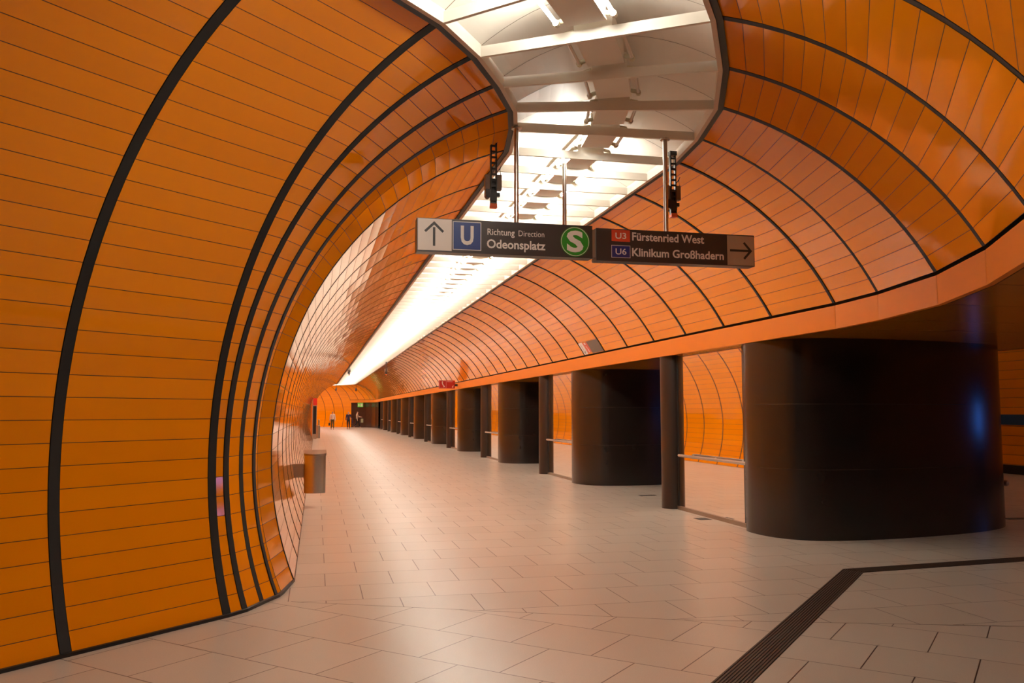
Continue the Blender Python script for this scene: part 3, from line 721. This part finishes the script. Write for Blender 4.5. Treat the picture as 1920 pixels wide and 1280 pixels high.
# ------------------------------------------------------------------ people
def skinned(name, verts, edges, radii, mat, parent, root=0, sub=2):
    me = bpy.data.meshes.new(name); me.from_pydata(verts, edges, []); me.materials.append(mat)
    o = bpy.data.objects.new(name, me); COL.objects.link(o)
    md = o.modifiers.new('Skin', 'SKIN'); md.use_smooth_shade = True
    if not me.skin_vertices: me.attributes  # layer is made with the modifier
    sv = me.skin_vertices[0].data
    for i, r in enumerate(radii):
        sv[i].radius = r if isinstance(r, tuple) else (r, r); sv[i].use_root = (i == root)
    s = o.modifiers.new('Sub', 'SUBSURF'); s.levels = sub; s.render_levels = sub
    if parent is not None: o.parent = parent
    return o
def person(label, loc, rz, H, skin, coat, legs, hair, shoes, stride=.12, lift=0., armR=None, armL=None, coatlen=.44, bag=None):
    t = thing('person', label, 'person', loc, rz)
    # standing figure of height 1, facing -Y; the left of the figure is +X
    hipL, hipR = (.05, 0, .52), (-.05, 0, .52)
    kneeL, kneeR = (.055, -stride*.5-.01, .285), (-.055, stride*.25-.02, .285)
    ankL, ankR = (.055, -stride, .04), (-.055, stride+.02, .05+lift)
    toeL, toeR = (.065, -stride-.085, .015), (-.065, stride-.055, .018+lift*.4)
    shL, shR = (.105, 0, .815), (-.105, 0, .815)
    aL = armL or [(.135, .01, .64), (.14, -.03, .49)]
    aR = armR or [(-.135, .01, .64), (-.14, -.03, .49)]
    V = [(0, 0, .53), (0, 0, .62), (0, .005, .73), (0, .005, .815), (0, 0, .865), (0, -.01, .905), (0, -.012, .955), (0, -.005, .985)]
    Rr = [(.085, .06), (.075, .055), (.09, .06), (.075, .05), .03, (.042, .050), (.047, .055), (.025, .03)]
    E = [(i, i+1) for i in range(7)]
    def chain(st, pts, rs):
        p = st
        for q, r in zip(pts, rs):
            V.append(q); Rr.append(r); E.append((p, len(V)-1)); p = len(V)-1
        return p
    chain(0, [hipL, kneeL, ankL, toeL], [.055, .038, .024, .018]); chain(0, [hipR, kneeR, ankR, toeR], [.055, .038, .024, .018])
    eL = chain(3, [shL]+aL, [.034, .026, .017]); eR = chain(3, [shR]+aR, [.034, .026, .017])
    # palms, four fingers and a thumb
    for e, a in ((eL, aL), (eR, aR)):
        d = (Vector(a[-1])-Vector(a[-2])).normalized(); w = Vector(a[-1]); s = 1 if w.x > 0 else -1
        pm = w+d*.035; V.append(tuple(pm)); Rr.append((.010, .018)); E.append((e, len(V)-1)); pi_ = len(V)-1
        side = d.cross(Vector((s, 0, 0))); side = side.normalized() if side.length > .1 else Vector((0, 0, 1))
        for k, ln in enumerate((.030, .036, .034, .026)):
            b1 = pm+side*(.012-.008*k)+d*.012; b2 = b1+d*ln
            V.append(tuple(b1)); Rr.append(.0048); E.append((pi_, len(V)-1)); V.append(tuple(b2)); Rr.append(.0040); E.append((len(V)-2, len(V)-1))
        b1 = w+d*.02+side*.02; V.append(tuple(b1)); Rr.append(.0055); E.append((e, len(V)-1)); V.append(tuple(b1+d*.02+side*.008)); Rr.append(.005); E.append((len(V)-2, len(V)-1))
    sc = lambda P_: [(p[0]*H, p[1]*H, p[2]*H) for p in P_]
    rs_ = lambda L: [tuple(q*H for q in r) if isinstance(r, tuple) else r*H for r in L]
    body = skinned('body', sc(V), E, rs_(Rr), skin, t)
    # face: nose, eyes, mouth, ears
    mb = MB(); c = lambda x, y, z: (x*H, y*H, z*H)
    mb.tube([c(0, -.062, .935), c(0, -.078, .915), c(0, -.066, .910)], [.004*H, .009*H, .006*H], 8)
    for s in (-1, 1): mb.tube([c(s*.046, 0, .945), c(s*.054, .004, .930), c(s*.048, 0, .912)], [.006*H, .010*H, .005*H], 8)
    mb.build('face', skin, t, smooth=True, weld=False)
    mb = MB()
    for s in (-1, 1): mb.tube([c(s*.010, -.060, .938), c(s*.025, -.057, .938)], .004*H, 6)
    mb.tube([c(-.014, -.058, .893), c(.014, -.058, .893)], .003*H, 6); mb.build('eyes_and_mouth', plain('feature_dark', (.06, .02, .02), .5), t, weld=False)
    # trousers
    tv = [(0, 0, .54), hipL, kneeL, (ankL[0], ankL[1], ankL[2]+.02), hipR, kneeR, (ankR[0], ankR[1], ankR[2]+.02)]
    skinned('trousers', sc(tv), [(0, 1), (1, 2), (2, 3), (0, 4), (4, 5), (5, 6)], rs_([(.088, .065), .060, .044, .032, .060, .044, .032]), legs, t)
    # coat: torso and sleeves
    cv = [(0, 0, coatlen), (0, 0, .56), (0, 0, .66), (0, .005, .75), (0, .005, .825), (0, 0, .86)]
    cr = [(.095, .075), (.095, .070), (.088, .065), (.098, .068), (.080, .055), (.04, .04)]
    ce = [(i, i+1) for i in range(5)]
    n0 = len(cv); cv += [shL]+aL; cr += [.042, .034, .028]; ce += [(4, n0), (n0, n0+1), (n0+1, n0+2)]
    n0 = len(cv); cv += [shR]+aR; cr += [.042, .034, .028]; ce += [(4, n0), (n0, n0+1), (n0+1, n0+2)]
    skinned('coat', sc(cv), ce, rs_(cr), coat, t)
    # hair cap
    hv = [(0, .012, .915), (0, .016, .955), (0, .004, .992)]
    skinned('hair', sc(hv), [(0, 1), (1, 2)], rs_([(.042, .036), (.053, .050), (.034, .038)]), hair, t)
    for s, a, k in ((1, ankL, toeL), (-1, ankR, toeR)):
        skinned('shoe', sc([(a[0], a[1]+.02, a[2]-.018), (a[0]+s*.004, (a[1]+k[1])/2, k[2]+.008), k]), [(0, 1), (1, 2)], rs_([.026, .026, .020]), shoes, t)
    return t
skinm = plain('skin', (.55, .30, .20), .5)
cream = plain('cream_coat', (.66, .55, .47), .7); olive = plain('olive_trousers', (.10, .065, .015), .8)
navy = plain('navy_coat', (.02, .012, .045), .7); blk = plain('black_trousers', (.008, .007, .01), .8)
brownh = plain('brown_hair', (.10, .035, .012), .6); blkh = plain('black_hair', (.012, .008, .008), .5)
pale = plain('pale_top', (.62, .52, .40), .7); whit = plain('white_shoes', (.75, .68, .60), .6)
p1 = person('person in cream coat and olive trousers, leftmost of the three walkers', (1.33, 74.9, 0), rad(6), 1.52, skinm, cream, olive, brownh, blk, .07, coatlen=.44)
p2 = person('person in dark navy clothes, coat over one arm, middle of the three', (2.72, 76.7, 0), rad(-8), 1.50, skinm, navy, blk, brownh, blk, .04, armL=[(.15, -.01, .66), (.16, -.10, .60)])
p3 = person('person in pale top and black trousers striding right beneath the green sign', (3.72, 82.2, 0), rad(80), 1.52, skinm, pale, blk, blkh, whit, .17, armL=[(.13, -.08, .68), (.12, -.20, .66)])
# what they carry
hb = thing('handbag', 'dark handbag held by the person in the cream coat', 'bag', (1.07, 74.85, 0))
mb = MB(); mb.prism([(-.05, -.10), (.05, -.10), (.065, .0), (.05, .10), (-.05, .10), (-.065, 0)], .32, .56); mb.build('bag_body', blk, hb)
mb = MB(); mb.tube([(0, -.06, .56), (0, -.04, .68), (0, .0, .73), (0, .04, .68), (0, .06, .56)], .009, 6); mb.build('strap', blk, hb, weld=False)
cj = skinned('folded_coat', [(0, 0, .93), (.06, 0, .80), (.09, .02, .62), (.04, .03, .45)], [(0, 1), (1, 2), (2, 3)], [(.08, .06), (.13, .07), (.13, .06), (.07, .04)], navy, None)
cj.location = (2.99, 76.6, 0); tag(cj, 'dark blue coat hanging over the arm of the middle person', 'coat')
tb_ = thing('tote_bag', 'pale green bag held by the striding person below the green sign', 'bag', (4.16, 82.2, 0))
mb = MB(); mb.prism([(-.11, -.04), (.11, -.04), (.11, .04), (-.11, .04)], .48, .84); mb.build('bag_body', plain('bag_green', (.35, .36, .20), .7), tb_)
mb = MB(); mb.tube([(-.06, 0, .84), (-.03, 0, .98), (.03, 0, .98), (.06, 0, .84)], .009, 6); mb.build('strap', olive, tb_, weld=False)

# ------------------------------------------------------------------ light level, world, camera
M_TUBE.node_tree.nodes['Principled BSDF'].inputs['Emission Strength'].default_value = 126.
w = bpy.data.worlds.new('world'); SC.world = w; w.use_nodes = True
w.node_tree.nodes['Background'].inputs[0].default_value = (0, 0, 0, 1); w.node_tree.nodes['Background'].inputs[1].default_value = 0
cam = bpy.data.cameras.new('camera'); co = bpy.data.objects.new('camera', cam); COL.objects.link(co); SC.camera = co
yaw, pit = .221784, .080995
f = Vector((math.sin(yaw)*math.cos(pit), math.cos(yaw)*math.cos(pit), math.sin(pit)))
r = Vector((math.cos(yaw), -math.sin(yaw), 0)); u = r.cross(f)
co.matrix_world = Matrix(((r.x, u.x, -f.x, 0), (r.y, u.y, -f.y, 0), (r.z, u.z, -f.z, 1.5), (0, 0, 0, 1)))
cam.sensor_width = 36.; cam.lens = 36*1620/1920; cam.clip_start = .05; cam.clip_end = 400
vs = SC.view_settings; vs.view_transform = 'Standard'; vs.look = 'None'; vs.gamma = 1; vs.use_curve_mapping = False; vs.exposure = 0.
SC.cycles.max_bounces = 10; SC.cycles.diffuse_bounces = 6; SC.cycles.glossy_bounces = 5; SC.cycles.sample_clamp_indirect = 8.
